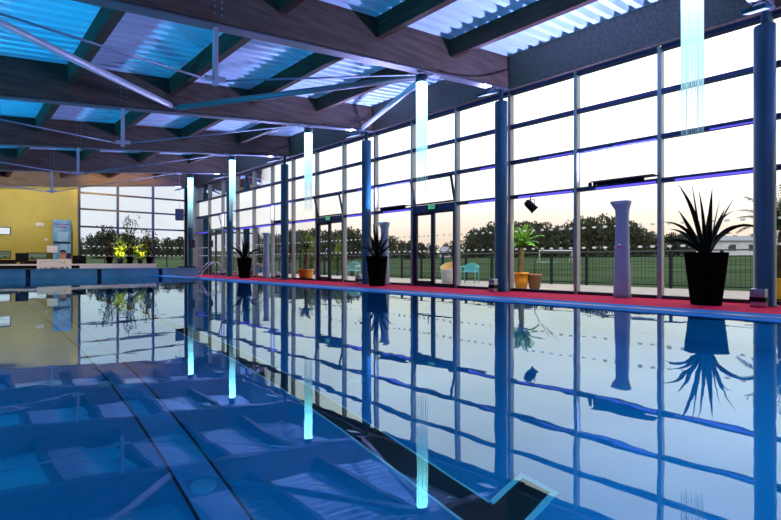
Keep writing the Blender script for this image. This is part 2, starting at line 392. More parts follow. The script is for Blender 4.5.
# unseen underwater lamps, added to light the pool floor
for i, (lx, ly, ax) in enumerate(((-.2, PY0, (0, 1, -.28)), (3.4, PY0, (0, 1, -.28)), (5.8, PY0, (0, 1, -.28)), (PX0, 6, (1, 0, -.3)), (PX0, 12, (1, 0, -.3)), (PX0, 18, (1, 0, -.3)))):
    d = Vector((ax[0], ax[1], 0))
    t = thing('underwater_lamp', 'round underwater lamp in the pool wall', 'pool lamp', (lx, ly, -.75), 0, 'underwater lamps in the pool walls')
    b = MB(); b.lathe([(0, 0), (.12, 0), (.16, -.02), (.16, -.06), (0, -.06)], 24); rim = b.build('rim', M['chrome'], t, tuple(d * .07)); rim.rotation_euler = d.to_track_quat('Z', 'Y').to_euler()
    b = MB(); b.disc((0, 0, 0), .115, seg=20); ln = b.build('lens', M['lens_pool'], t, tuple(d * .075)); ln.rotation_euler = d.to_track_quat('Z', 'Y').to_euler()
    light('underwater_light', 'AREA', POOL_FILL_W, POOL_FILL_C, tuple(d * .09), ax, t, shape='DISK', size=.24)

# ------------------------------------------------------------------ closed walls (left, behind the camera, yellow end wall)
b = MB(); b.box(XL - .2, XL, YB - .2, YE + .2, -.25, zd(XL)); struct(b.build('wall_left', M['slate']), 'slate blue side wall')
b = MB(); b.slopebox(XL, XG, YB - .2, YB, lambda x: -.25, zd); struct(b.build('wall_back', M['slate']), 'slate blue wall behind the viewer')
XW = 5.0
holes = [(0.9, 2.18, EYE + 1.25, EYE + 1.63), (0.9, 2.18, EYE + .12, EYE + .48), (2.78, 3.62, EYE + .06, EYE + .42)]
b = MB()
b.slopebox(XL, .9, YE, YE + .25, lambda x: -.25, zd)
b.slopebox(3.62, XW, YE, YE + .25, lambda x: -.25, zd)
b.box(.9, 2.18, YE, YE + .25, -.25, EYE + .12); b.box(.9, 2.18, YE, YE + .25, EYE + .48, EYE + 1.25)
b.slopebox(.9, 2.18, YE, YE + .25, lambda x: EYE + 1.63, zd)
b.box(2.18, 2.78, YE, YE + .25, -.25, 4.3); b.box(2.78, 3.62, YE, YE + .25, -.25, EYE + .06); b.box(2.78, 3.62, YE, YE + .25, EYE + .42, 4.3)
b.slopebox(2.18, 3.62, YE, YE + .25, lambda x: 4.3, zd)
b.slopebox(XW, XG + .2, YE, YE + .25, lambda x: ZTOP + .06, zd)
struct(b.build('wall_end', M['yellow']), 'yellow end wall with small low windows')
WN = [0]
def window(frame, label=None):
    WN[0] += 1
    frame.name = 'window_%d' % WN[0]
    return struct(frame, label)
for i, (x0, x1, z0, z1) in enumerate(holes):
    b = MB(); f = .035
    b.box(x0, x1, YE - .02, YE + .1, z0, z0 + f); b.box(x0, x1, YE - .02, YE + .1, z1 - f, z1)
    b.box(x0, x0 + f, YE - .02, YE + .1, z0, z1); b.box(x1 - f, x1, YE - .02, YE + .1, z0, z1)
    fr = window(b.build('window', M['dark_frame']), ['small upper slot window in the yellow wall', 'small low slot window under the upper one in the yellow wall', 'small low slot window beside the poster'][i])
    b = MB(); b.poly([(x0, YE + .04, z0), (x1, YE + .04, z0), (x1, YE + .04, z1), (x0, YE + .04, z1)]); b.build('pane', M['glass'], fr)

# ------------------------------------------------------------------ glazing
def dots_row(b, u0, u1, fixed, axis):
    n = int((u1 - u0 - .12) / .24)
    for z in (EYE + .77, EYE + .306):
        for i in range(n + 1):
            u = u0 + .12 + (i + .0) * (u1 - u0 - .24) / max(1, n)
            if axis == 'x': b.disc((fixed, u, z), .052, 'x', 10, .026)
            else: b.disc((u, fixed, z), .052, 'y', 10, .026)
def mullion(b, y): b.box(XG - .10, XG + .06, y - .04, y + .04, 0, ZTOP)
K0, K1 = -7, 12
for k in range(K0, K1):
    y0, y1 = MY(k), MY(k + 1)
    door = k in DOORBAY
    b = MB(); mullion(b, y0)
    if k == K1 - 1: mullion(b, y1)
    fr = window(b.build('window', M['mullion']), 'grey mullioned bay of the tall glass wall')
    b = MB()
    for i, z in enumerate(RAILS):
        if i == 0 and door: b.box(XG - .09, XG + .05, y0 + .04, y1 - .04, z - .16, z + .06)
        else: b.box(XG - .11, XG + .03, y0 + .04, y1 - .04, z - .045, z + .045)
    b.box(XG - .12, XG + .06, y0 + .04, y1 - .04, ZTOP - .06, ZTOP + .12)
    b.build('rail', M['rail'], fr)
    if not door: b = MB(); b.box(XG - .08, XG + .05, y0 + .04, y1 - .04, 0, .07); b.build('bottom_rail', M['dark_frame'], fr)
    b = MB()
    zs = [0.07] + RAILS + [ZTOP]
    for i in range(4):
        if door and i in (0, 1): continue
        b.poly([(XG, y0, zs[i]), (XG, y1, zs[i]), (XG, y1, zs[i + 1]), (XG, y0, zs[i + 1])])
    b.build('pane', M['glass'], fr)
    if not door:
        b = MB(); dots_row(b, y0 + .04, y1 - .04, XG - .012, 'x'); tag(b.build('safety_dots', M['dots'], fr), 'two rows of pale oval dots')
        b = MB(); b.box(XG - .135, XG - .105, y0 + .06, y1 - (.3 if k % 2 else .5), RAILS[0] - .05, RAILS[0] - .01)  # Glowing strip stands in for violet spill light on the rail
        tag(b.build('led_strip', M['led'], fr), 'violet glowing light strip')
        if k % 3 == 1 or k < 5:
            b = MB(); b.box(XG - .135, XG - .112, y0 + .06, y1 - .9, RAILS[1] - .05, RAILS[1] - .03); tag(b.build('led_strip', M['led'], fr), 'violet glowing light strip')
    else:
        # hopper window tilted open above the door
        za, zc = RAILS[0] + .08, RAILS[1] - .06
        h = zc - za; dx = math.sin(R(14)) * h
        def P(y, t): return (XG - .05 - dx * t, y, za + h * t)
        b = MB()
        for (ya, yb_, ta, tb) in ((y0 + .06, y1 - .06, 0, .06), (y0 + .06, y1 - .06, .94, 1), (y0 + .06, y0 + .12, 0, 1), (y1 - .12, y1 - .06, 0, 1)):
            A = [P(ya, ta), P(yb_, ta), P(yb_, tb), P(ya, tb)]
            b.hexa(A, [(p[0] + .05, p[1], p[2]) for p in A])
        hp = b.build('hopper_sash', M['dark_frame'], fr)
        b = MB(); b.poly([(p[0] + .025, p[1], p[2]) for p in (P(y0 + .1, .03), P(y1 - .1, .03), P(y1 - .1, .97), P(y0 + .1, .97))]); b.build('pane', M['glass'], hp)
DN = 0
for k, side in zip(DOORBAY, ('beside the tub chair terrace', 'beside the mint armchair', 'in the far corner')):
    DN += 1
    y0, y1 = MY(k) + .04, MY(k + 1) - .04; zt = RAILS[0] - .16; ym = y0 + .52 * (y1 - y0)
    b = MB(); b.box(XG - .08, XG + .06, y0, y0 + .06, 0, zt); b.box(XG - .08, XG + .06, y1 - .06, y1, 0, zt); b.box(XG - .08, XG + .06, y0, y1, 0, .03)
    dr = b.build('door_%d' % DN, M['dark_frame']); struct(dr, 'dark framed double glass door')
    for (a, c, fw) in ((y0 + .06, ym, .05), (ym, y1 - .06, .085)):
        b = MB(); b.box(XG - .05, XG + .02, a, a + fw, .03, zt); b.box(XG - .05, XG + .02, c - fw, c, .03, zt)
        b.box(XG - .05, XG + .02, a, c, .03, .03 + fw * 1.6); b.box(XG - .05, XG + .02, a, c, zt - fw, zt); b.box(XG - .04, XG + .01, a, c, .98, 1.02)
        lf = b.build('leaf', M['dark_frame'], dr)
        b = MB(); b.poly([(XG - .015, a, .05), (XG - .015, c, .05), (XG - .015, c, zt), (XG - .015, a, zt)]); b.build('pane', M['glass'], lf)
        b = MB(); dots_row(b, a + fw, c - fw, XG - .03, 'x'); b.build('safety_dots', M['dots'], lf)
    b = MB(); b.tube([(XG - .06, ym + .12, .95), (XG - .12, ym + .12, .95), (XG - .12, ym + .12, 1.25), (XG - .06, ym + .12, 1.25)], .014); b.build('handle', M['chrome'], dr)
    t = thing('exit_sign', 'green exit sign over the ' + ['near', 'middle', 'far'][DN - 1] + ' glass door', 'exit sign', (XG - .12, (y0 + y1) / 2 - .0, zt + .06), 0, 'exit signs over the doors')
    b = MB(); b.box(-.02, .025, -.15, .15, 0, .15); b.build('housing', M['black'], t)
    b = MB(); b.box(-.026, -.02, -.14, .14, .01, .14); b.build('sign_face', M['exit'], t)
    b = MB(); b.disc((-.028, .045, .115), .014, 'x', 10); b.poly([(-.028, .06, .10), (-.028, .02, .10), (-.028, .0, .02), (-.028, .03, .05), (-.028, .06, .02)])
    b.poly([(-.028, -.03, .02), (-.028, -.11, .02), (-.028, -.11, .13), (-.028, -.03, .13)]); tag(b.build('pictogram', M['white'], t), 'white running figure and door')
# corner post and end glazing
b = MB(); b.box(XG - .35, XG + .08, MY(12) - .02, YE + .25, 0, ZTOP + .15); struct(b.build('trim_corner', M['mullion']), 'grey corner post of the glazing')
ER = [EYE + 1.80, EYE + 2.72, EYE + 3.57]; EX = [5.0, 6.8, 8.6, 10.4]
for k in range(3):
    x0, x1 = EX[k], EX[k + 1]
    b = MB(); b.box(x0 - .05, x0 + .05, YE - .06, YE + .1, 0, ZTOP)
    if k == 2: b.box(x1 - .05, x1 + .2, YE - .06, YE + .1, 0, ZTOP)
    fr = window(b.build('window', M['rail']), ['end window bay next to the yellow wall', 'middle window bay of the end wall', 'end window bay next to the glass corner'][k])
    b = MB()
    for z in ER: b.box(x0, x1, YE - .05, YE + .06, z - .045, z + .045)
    b.box(x0, x1, YE - .05, YE + .06, 0, .08); b.box(x0, x1, YE - .05, YE + .06, ZTOP - .05, ZTOP + .06); b.build('rail', M['dark_frame'], fr)
    b = MB(); b.poly([(x0, YE + .02, .05), (x1, YE + .02, .05), (x1, YE + .02, ZTOP), (x0, YE + .02, ZTOP)]); b.build('pane', M['glass'], fr)
    b = MB(); dots_row(b, x0 + .06, x1 - .06, YE + .005, 'y'); b.build('safety_dots', M['dots'], fr)

# ------------------------------------------------------------------ roof
b = MB(); prof = []
y = YB - .1; i = 0
while y < YE + .3:
    prof += [(y, 0.12), (y + .10, 0.12), (y + .14, 0), (y + .26, 0)]; y += .30
xs = [XL - .2, XG + .6]
rows = [[b.bm.verts.new((x, py, zd(x) + pz)) for (py, pz) in prof] for x in xs]
for j in range(len(prof) - 1): b.bm.faces.new([rows[0][j], rows[1][j], rows[1][j + 1], rows[0][j + 1]])
rf = b.build('ceiling', M['deck_metal'], recalc=False); struct(rf, 'pale corrugated metal ceiling sheeting between the beams')
b = MB(); b.slopebox(XL - .25, XG + .65, YB - .2, YE + .35, lambda x: zd(x) + .13, lambda x: zd(x) + .3); b.build('roof_slab', M['house_roof'], rf)
BY = [MY(3 * n) for n in range(-2, 4)] + [MY(12)]
BY = [MY(3 * n) for n in range(-2, 5)]      # beams over the columns, -3.5 ... 29.3
PXS = [-4.4, -2.2, -0.1, 2.0, 4.15, 6.3, 8.5]
for j, (ya, yc) in enumerate(zip([YB] + BY, BY + [YE])):
    for x in PXS:
        if yc - ya < .6: continue
        b = MB(); b.slopebox(x - .08, x + .08, ya + .1, yc - .1, zp, zd)
        struct(b.build('trim_purlin', M['wood_dark']), 'wooden purlin between two roof beams')
    b = MB(); b.slopebox(XG - .28, XG - .12, ya + (.1 if j else 0), yc - .1 if yc != YE else yc, lambda x: zb(x) - .06, zd)
    struct(b.build('trim_edge_beam', M['wood']), 'wooden edge beam above the glass wall')
NB = len(BY); BOLT = [None]
for n, yb in enumerate(BY):
    t = thing('roof_beam', 'laminated wooden roof beam with steel tie, ' + ('directly at the end windows' if n == NB - 1 else ['', 'second', 'third', 'fourth', 'fifth', 'sixth', 'seventh'][NB - 1 - n] + ' from the end windows'), 'roof beam', (3.05, yb, zb(3.05)), 0, 'laminated roof beams', 'thing')
    zl = lambda x: zb(x + 3.05) - zb(3.05)
    b = MB(); b.slopebox(XL - 3.05, XG + .5 - 3.05, -.10, .10, lambda x: zl(x), lambda x: zl(x) + .795); b.build('beam', M['wood'], t)
    b = MB(); b.slopebox(XL - 3.05, XG + .4 - 3.05, -.12, .12, lambda x: zl(x) - .05, lambda x: zl(x) - .025); b.build('flange_plate', M['flange'], t)
    if n == NB - 1: continue
    b = MB(); b.box(-.035, .035, -.035, .035, -.94, 0); b.build('strut', M['steelwork'], t)
    b = MB()
    b.hexa([(-.16, -.02, -.90), (.16, -.02, -.86), (.16, .02, -.86), (-.16, .02, -.90)], [(-.16, -.02, -.82), (.16, -.02, -.78), (.16, .02, -.78), (-.16, .02, -.82)])
    b.tube([(-.11, -.03, -.86), (-.11, .03, -.86)], .03, 12); b.tube([(.11, -.03, -.82), (.11, .03, -.82)], .03, 12)
    b.build('node_plate', M['steelwork'], t)
    for xe in (-5.0, 4.95):
        b = MB(); sg = 1 if xe > 0 else -1
        b.tube([(sg * .13, 0, -.86 + sg * .02), (xe, 0, zl(xe) - .03)], .017, 8); b.build('tie_rod', M['rod'], t)
        b = MB(); b.box(xe - .12, xe + .12, -.07, .07, zl(xe) - .09, zl(xe)); b.build('anchor', M['steelwork'], t)
    for sg in (-1, 1):
        for q in range(6):
            if BOLT[0] is None: b = MB(); b.tube([(0, -.115, 0), (0, -.1, 0)], .016, 8); BOLT[0] = o = b.build('bolt', M['rod'], t)
            else: o = BOLT[0].copy(); COL.objects.link(o); o.parent = t
            o.location = (sg * .055, 0, .12 + .1 * q)
# wind braces between the beams (zigzag in plan)
def brace(p, q, lab, mt='steelwork'):
    p, q = Vector(p), Vector(q); c = (p + q) / 2
    t = thing('wind_brace', lab, 'wind brace', tuple(c), 0, 'steel wind braces under the roof')
    d = (q - p).normalized()
    b = MB(); b.tube([p + d * .12 - c, q - d * .12 - c], .07, 12); b.build('tube', M[mt], t)
    b = MB()
    for s_, e_ in ((p, 1), (q, -1)): b.tube([s_ - c, s_ + d * (.3 * e_) - c], .03, 8)
    b.build('end_lug', M['rod'], t)
yA, yBm = MY(0), MY(3)
zz = lambda x, o=0.0: zb(x) + o
brace((4.16, yBm - .12, zz(4.16, .10)), (-0.9, yA + .12, zz(-0.9, .02)), 'pale steel wind brace crossing in front of the corrugated ceiling toward upper frame corner')
brace((4.16, yBm - .12, zz(4.16, .06)), (8.0, yA + .12, zz(8.0, -.02)), 'thin dark wind brace running from the pale brace node to the near lamp', 'flange')
brace((10.2, yBm - .12, zz(10.2, .0)), (8.0, yA + .14, zz(8.0, .04)), 'pale steel wind brace from a column head to the beam by the hanging lamp')

# ------------------------------------------------------------------ columns with floodlights and floor boxes
lab_n = ['behind the viewer', 'nearest', 'second nearest', 'third nearest', 'fourth nearest', 'fifth nearest', 'sixth nearest, in the far corner']
names = ['', 'by the yellow pot', 'before the orange palm pot', 'behind the middle planter', 'left of the middle door', 'near the far planter', 'in the far corner']
def make_column():
    t = thing('steel_column', '', 'column', (0, 0, 0), 0, 'round columns along the glass wall', 'thing')
    zt_ = EYE + 4.04
    b = MB(); b.lathe([(0, 0), (.19, 0), (.19, .02), (.16, .02), (.16, zt_), (.155, zt_ + .03), (.0, zt_ + .03)], 32); b.build('shaft', M['column'], t)
    b = MB(); b.lathe([(.055, zt_), (.055, zb(XC) - .02)], 16); b.box(-.09, .09, -.09, .09, zb(XC) - .03, zb(XC - .1)); b.build('neck', M['column'], t)
    return t
col0 = make_column()
def make_flood():
    t = thing('floodlight', '', 'floodlight', (0, 0, 0), 0, 'blue floodlights at the column heads')
    b = MB(); b.box(-.25, .25, -.17, .17, -.035, .035); hd = b.build('head', M['column'], t, (0, 0, 0), .012, rot=(0, R(-18), 0))
    b = MB(); b.box(-.21, .21, -.14, .14, -.042, -.036); b.build('lens', M['flood'], t, rot=(0, R(-18), 0))
    b = MB(); b.tube([(.12, -.13, 0), (.14, -.13, .12), (.14, 0, .20), (.14, .13, .12), (.12, .13, 0)], .014); b.build('bracket', M['black'], t)
    return t
fl0 = make_flood()
def make_box():
    t = thing('floor_light_box', '', 'light box', (0, 0, 0), 0, 'steel light boxes at the column feet')
    b = MB(); b.box(-.11, .11, -.11, .11, .0, .31); b.build('case', M['steel_box'], t, bevel=.012)
    b = MB(); b.box(-.114, .114, -.114, .114, .09, .17); b.build('band', M['black'], t)
    return t
bx0 = make_box()
for n, yb in enumerate(BY):
    if n == 0: continue
    c = col0 if n == 1 else copy_tree(col0)
    c.location = (XC, yb, 0); c['label'] = 'round blue steel column ' + names[n]
    f = fl0 if n == 1 else copy_tree(fl0)
    f.location = (9.92, yb, zb(9.92) - .21); f['label'] = 'blue floodlight hung under the beam at the column ' + names[n]
    light('flood_light', 'SPOT', FLOOD_W, FLOOD_C, (-.02, 0, .075), (-.7, 0, 1), f, spot_size=R(170), spot_blend=.4, shadow_soft_size=.03)
    if n < 6:
        q = bx0 if n == 1 else copy_tree(bx0)
        q.location = (XC - .31, yb + .02, 0); q['label'] = 'small steel box at the foot of the column ' + names[n]
        if n > 1:
            q.scale = (.75, .75, 1.05)

# ------------------------------------------------------------------ hanging light-guide lamps
def make_lamp():
    t = thing('pendant_lamp', '', 'pendant lamp', (0, 0, 0), 0, 'cyan hanging light guide lamps')
    b = MB(); b.lathe([(0, 0), (.13, 0), (.13, -.16), (.0, -.16)], 24); b.build('cap', M['dark_frame'], t, (0, 0, -.12))
    b = MB(); b.tube([(0, 0, 0), (0, 0, -.14)], .012); b.build('stem', M['rod'], t)
    b = MB(); b.tube([(0, 0, -1.7), (0, 0, 0)], .118, 24); b.build('glowing_tube', M['guide'], t, (0, 0, -.28))
    me = None
    for k in range(16):
        a = 2 * math.pi * k / 16; rr = .118 if k % 2 == 0 else .085
        if me is None:
            b = MB(); b.tube([(0, 0, -2.35), (0, 0, 0)], .0065, 6); o = b.build('strand', M['strand'], t); me = o
        else: o = me.copy(); COL.objects.link(o); o.parent = t
        o.location = (rr * math.cos(a), rr * math.sin(a), -.28 - (0.02 * (k % 3)))
    return t
lp0 = make_lamp()
lab_l = ['nearest cyan hanging lamp, its strands in front of the big window', 'cyan hanging lamp above the middle door', 'cyan hanging lamp in front of the column behind the middle planter', 'tall cyan hanging lamp before the far planter', 'farthest cyan hanging lamp beside the black loudspeaker']
lab_l += ['cyan hanging lamp of the far row, beyond the photo, over the %s beam' % q for q in ('first', 'second', 'third', 'fourth', 'fifth')]  # Last five hang out of view, added to fill the left with cyan
for i, (lx, ly) in enumerate(((6.72, BY[1]), (7.6, BY[2]), (8.2, BY[3]), (8.2, BY[4]), (8.55, BY[5]), (-1.9, BY[1]), (-1.9, BY[2]), (-1.9, BY[3]), (-1.9, BY[4]), (-1.9, BY[5]))):
    o = lp0 if i == 0 else copy_tree(lp0)
    o.location = (lx, ly, zb(lx) - .0); o['label'] = lab_l[i]
# lamp cables looping to the column heads
for i, (lx, yb) in enumerate(((7.6, BY[2]), (8.2, BY[3]), (8.2, BY[4]))):
    pts = []
    for q in range(13):
        u = q / 12; x = lx + .4 + u * (XG - .35 - lx - .4)
        pts.append((x, yb - .125, zb(x) + .02 + .42 * u - .25 * math.sin(math.pi * u) * .6))
    b = MB(); b.tube([Vector(p) - Vector(pts[0]) for p in pts], .011, 6)
    tag(b.build('lamp_cable', M['black'], None, pts[0]), 'thin black cable on the beam face from the ' + ['lamp above the middle door', 'lamp before the middle planter', 'tall lamp before the far planter'][i], 'cable', 'lamp cables')

# ------------------------------------------------------------------ pillars (tall shower columns) at the glass
def make_pillar():
    t = thing('shower_pillar', '', 'pillar', (0, 0, 0), 0, 'pale pillars by the glass wall')
    b = MB()
    secs = [(0, .17, .13, 0), (.08, .165, .125, 0), (1.2, .135, .10, 0), (1.72, .125, .095, 0), (1.86, .135, .10, .0), (1.96, .175, .13, .02), (2.03, .205, .14, .03), (2.05, .19, .125, .03)]
    rings = []
    for z, wy, wx, sh in secs:
        ring = []
        for k in range(20):
            a = 2 * math.pi * k / 20; c_, s_ = math.cos(a), math.sin(a)
            ring.append(b.bm.verts.new((wx * math.copysign(abs(c_) ** .6, c_), sh + wy * math.copysign(abs(s_) ** .6, s_), z)))
        rings.append(ring)
    for q, r_ in zip(rings, rings[1:]):
        for k in range(20): f = b.bm.faces.new([q[k], q[(k + 1) % 20], r_[(k + 1) % 20], r_[k]]); f.smooth = True
    b.bm.faces.new(rings[0][::-1]); b.bm.faces.new(rings[-1])
    b.build('shaft', M['greywhite'], t)
    b = MB(); b.box(-.22, -.09, -.05, .05, 1.955, 1.985); b.build('spout', M['chrome'], t, (0, 0, 0), .008)
    b = MB(); b.lathe([(0, .03), (.04, .03), (.04, 0), (0, 0)], 14); o = b.build('push_button', M['chrome'], t, (-.11, 0, 1.1)); o.rotation_euler = (0, R(-90), 0)
    return t
p0 = make_pillar()
for i, (py, lb) in enumerate(((4.45, 'tall pale pillar with flared top between the palm and the big planter'), (12.1, 'pale pillar with flared top behind the middle planter'), (20.2, 'pale pillar with flared top in front of the far glass bay'))):
    o = p0 if i == 0 else copy_tree(p0); o.location = (XG - .33, py, 0); o['label'] = lb

# ------------------------------------------------------------------ planters
BIG_LEAVES = [(-1, 83, 1.25, 6, .10), (-1, 78, 1.28, 38, .10), (-1, 66, .95, 88, .085), (-1, 50, .70, 100, .08), (1, 78, 1.0, 80, .06), (1, 66, 1.12, 135, .095), (1, 88, 1.12, 4, .10), (1, 72, .85, 18, .10), (-1, 68, .85, 14, .10), (1, 80, 1.0, 12, .10),
              (1, 60, .80, 60, .09), (.3, 75, 1.0, 30, .11), (-.5, 80, 1.1, 20, .10), (.1, 55, .7, 80, .10), (2, 70, 1.0, 40, .10), (2.4, 60, .8, 70, .10)]
def planter(x, y, rz, seed, label, n=24, h=.93, rt=.35, rb=.235, lmax=1.3):
    t = thing('potted_yucca', label, 'potted plant', (x, y, 0), rz, 'black planters on the pool deck')
    b = MB(); b.lathe([(0, 0), (rb, 0), (rb + .005, .02), (rt - .01, h - .02), (rt, h - .01), (rt, h), (rt - .03, h), (rt - .03, h - .06), (0, h - .06)], 32); b.build('pot', M['planter'], t)
    b = MB(); b.lathe([(rt - .035, h - .055), (0, h - .02)], 24); b.build('soil', M['soil'], t)
    rnd = random.Random(seed)
    if seed == 11:
        for (sd, lf, ln, dr, wd) in BIG_LEAVES:     # sd: 1 = to the right along the glass, -1 = to the left, others turned
            az = (R(-42) if sd == 1 else R(138) if sd == -1 else R(-132) + sd * R(80)) + rnd.uniform(-.35, .35) - rz
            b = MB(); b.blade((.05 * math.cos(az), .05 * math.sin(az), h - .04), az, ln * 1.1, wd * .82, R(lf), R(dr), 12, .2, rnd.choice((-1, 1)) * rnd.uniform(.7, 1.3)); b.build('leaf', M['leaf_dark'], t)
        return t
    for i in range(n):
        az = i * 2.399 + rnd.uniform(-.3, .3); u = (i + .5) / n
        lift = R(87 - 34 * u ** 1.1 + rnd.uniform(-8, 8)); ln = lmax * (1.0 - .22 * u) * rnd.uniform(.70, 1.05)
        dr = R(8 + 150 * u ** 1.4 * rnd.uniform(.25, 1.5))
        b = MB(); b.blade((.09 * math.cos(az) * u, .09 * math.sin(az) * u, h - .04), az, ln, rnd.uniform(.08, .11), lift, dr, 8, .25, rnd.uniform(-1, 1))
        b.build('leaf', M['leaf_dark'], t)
    return t
def planter_xy(x, X): 
    # walk along X = const to image column x
    t = (x - 390.5) / FPX; return X, X * (CS - t * SN) / (SN + t * CS)
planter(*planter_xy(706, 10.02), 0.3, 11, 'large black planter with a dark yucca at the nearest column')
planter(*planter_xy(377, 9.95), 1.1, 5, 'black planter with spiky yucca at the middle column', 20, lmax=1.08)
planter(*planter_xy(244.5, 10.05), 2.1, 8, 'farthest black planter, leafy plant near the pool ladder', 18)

# ------------------------------------------------------------------ pool ladder handrails
t = thing('pool_ladder', 'chrome hooped pool ladder rails at the far end of the pool', 'ladder', (7.75, 19.7, ZW + .012))
t.scale = (.85, .8, .92)
for sy in (-.28, .28):
    b = MB()
    pts = [(.50, sy, 0), (.50, sy, .55), (.44, sy, .68), (.28, sy, .74), (.10, sy, .68), (-.2, sy, .45), (-.48, sy, .08), (-.54, sy, -.3), (-.54, sy, -1.1)]
    b.tube(pts, .022, 10); b.build('handrail', M['chrome'], t)
for z in (-.35, -.65, -.95):
    b = MB(); b.box(-.60, -.48, -.27, .27, z - .015, z + .015); b.build('tread', M['chrome'], t)

# ------------------------------------------------------------------ spot, speakers, uplight bars, added cyan fill lights
t = thing('spotlight', 'black spotlight hanging under the rail above the orange palm pot', 'spotlight', (XG - .26, MY(0) - .73, RAILS[0] - .05))
b = MB(); b.tube([(.13, 0, .03), (.13, 0, .0), (0, 0, -.02), (0, 0, -.1)], .014); b.tube([(0, -.12, -.22), (0, -.12, -.1), (0, .12, -.1), (0, .12, -.22)], .010); b.build('yoke', M['black'], t)
hd = MB(); hd.lathe([(0, .15), (.07, .15), (.095, .09), (.10, -.13), (.115, -.14), (.115, -.16), (.095, -.16), (.095, -.10)], 20)
hd = hd.build('can', M['black'], t, (0, 0, -.24), rot=(R(-35), R(-28), 0))
b = MB(); b.disc((0, 0, -.11), .092, seg=18); b.build('lens', M['lens_warm'], hd)
ptx, pty = W(521, 13.6)
light('spot_beam', 'SPOT', 220, (0.95, 1.0, 0.45), (.25, 0.0, -.25), (1.1, 1.3, -1.1), t, spot_size=R(70), spot_blend=.5, shadow_soft_size=.05)
def speaker(x, y, z, top, label, s=1.0):
    t = thing('loudspeaker', label, 'loudspeaker', (x, y, z), R(-25), None)
    b = MB(); b.box(-.2 * s, .2 * s, -.16 * s, .16 * s, -.3 * s, .3 * s); b.build('cabinet', M['black'], t, bevel=.02)
    b = MB(); b.box(-.18 * s, .18 * s, -.175 * s, -.16 * s, -.27 * s, .27 * s); b.build('grille', M['dark_frame'], t)
    if top:
        b = MB(); b.tube([(0, 0, .3 * s), (0, 0, top - z)], .008, 6); b.build('cable', M['rod'], t)
    else:
        b = MB(); b.box(-.03, .03, .12 * s, .32, -.03, .03); b.build('bracket', M['black'], t)
speaker(9.12, 27.0, EYE + 2.47, zb(9.12) + .82, 'black loudspeaker hanging on a cable before the end windows')
speaker(10.42, 28.75, EYE + 1.0, None, 'small black loudspeaker on the far corner column', .75)
for i, (k, lb) in enumerate(((-5, 'black uplight bar on the rail right of the nearest column'), (-2, 'black uplight bar on the rail left of the big planter'), (2, 'black uplight bar on the rail above the middle planter'), (6, 'black uplight bar on the rail near the far pillar'), (9, 'black uplight bar on the rail above the farthest planter'))):
    t = thing('uplight_bar', lb, 'light bar', (XG - .09, MY(k) + .30, RAILS[0] + .045), 0, 'uplight bars on the glass wall rail')
    b = MB(); b.box(-.035, .035, 0, 1.0, .0, .045); b.build('housing', M['black'], t, bevel=.008)
    b = MB(); b.box(-.025, .03, .02, .98, .053, .056); b.build('lens', M['led'], t)
    for q in (1.06, 1.17):
        b = MB(); b.lathe([(0, 0), (.04, 0), (.045, .05), (.03, .085), (0, .09)], 14); b.build('driver', M['black'], t, (0, q, 0))
    b = MB(); b.box(-.34, .03, -.30, 1.02, .046, .052); b.build('shield', M['black'], t)  # Added plate blocking the bar light's mirror image in the water
    light('bar_light', 'AREA', BAR_W, BAR_C, (.0, .5, .075), (-.62, 0, 1), t, shape='RECTANGLE', size=.9, size_y=.05)
for i in range(5):  # Added fill lights that turn the ceiling cyan, out of view
    t = thing('wall_uplight', 'cyan uplight bar on the slate side wall', 'light bar', (XL + .02, 2.0 + 5.46 * i, .6), 0, 'cyan uplight bars on the side wall')
    b = MB(); b.box(0, .12, -.5, .5, 0, .06); b.build('housing', M['black'], t, bevel=.008)
    b = MB(); b.box(.01, .11, -.48, .48, .061, .064); b.build('lens', M['lens_pool'], t)
    light('wall_uplight_beam', 'AREA', CYAN_FILL_W, CYAN_FILL_C, (.06, 0, .075), (1, 0, .75), t, shape='RECTANGLE', size=.9, size_y=.08, spread=R(66))
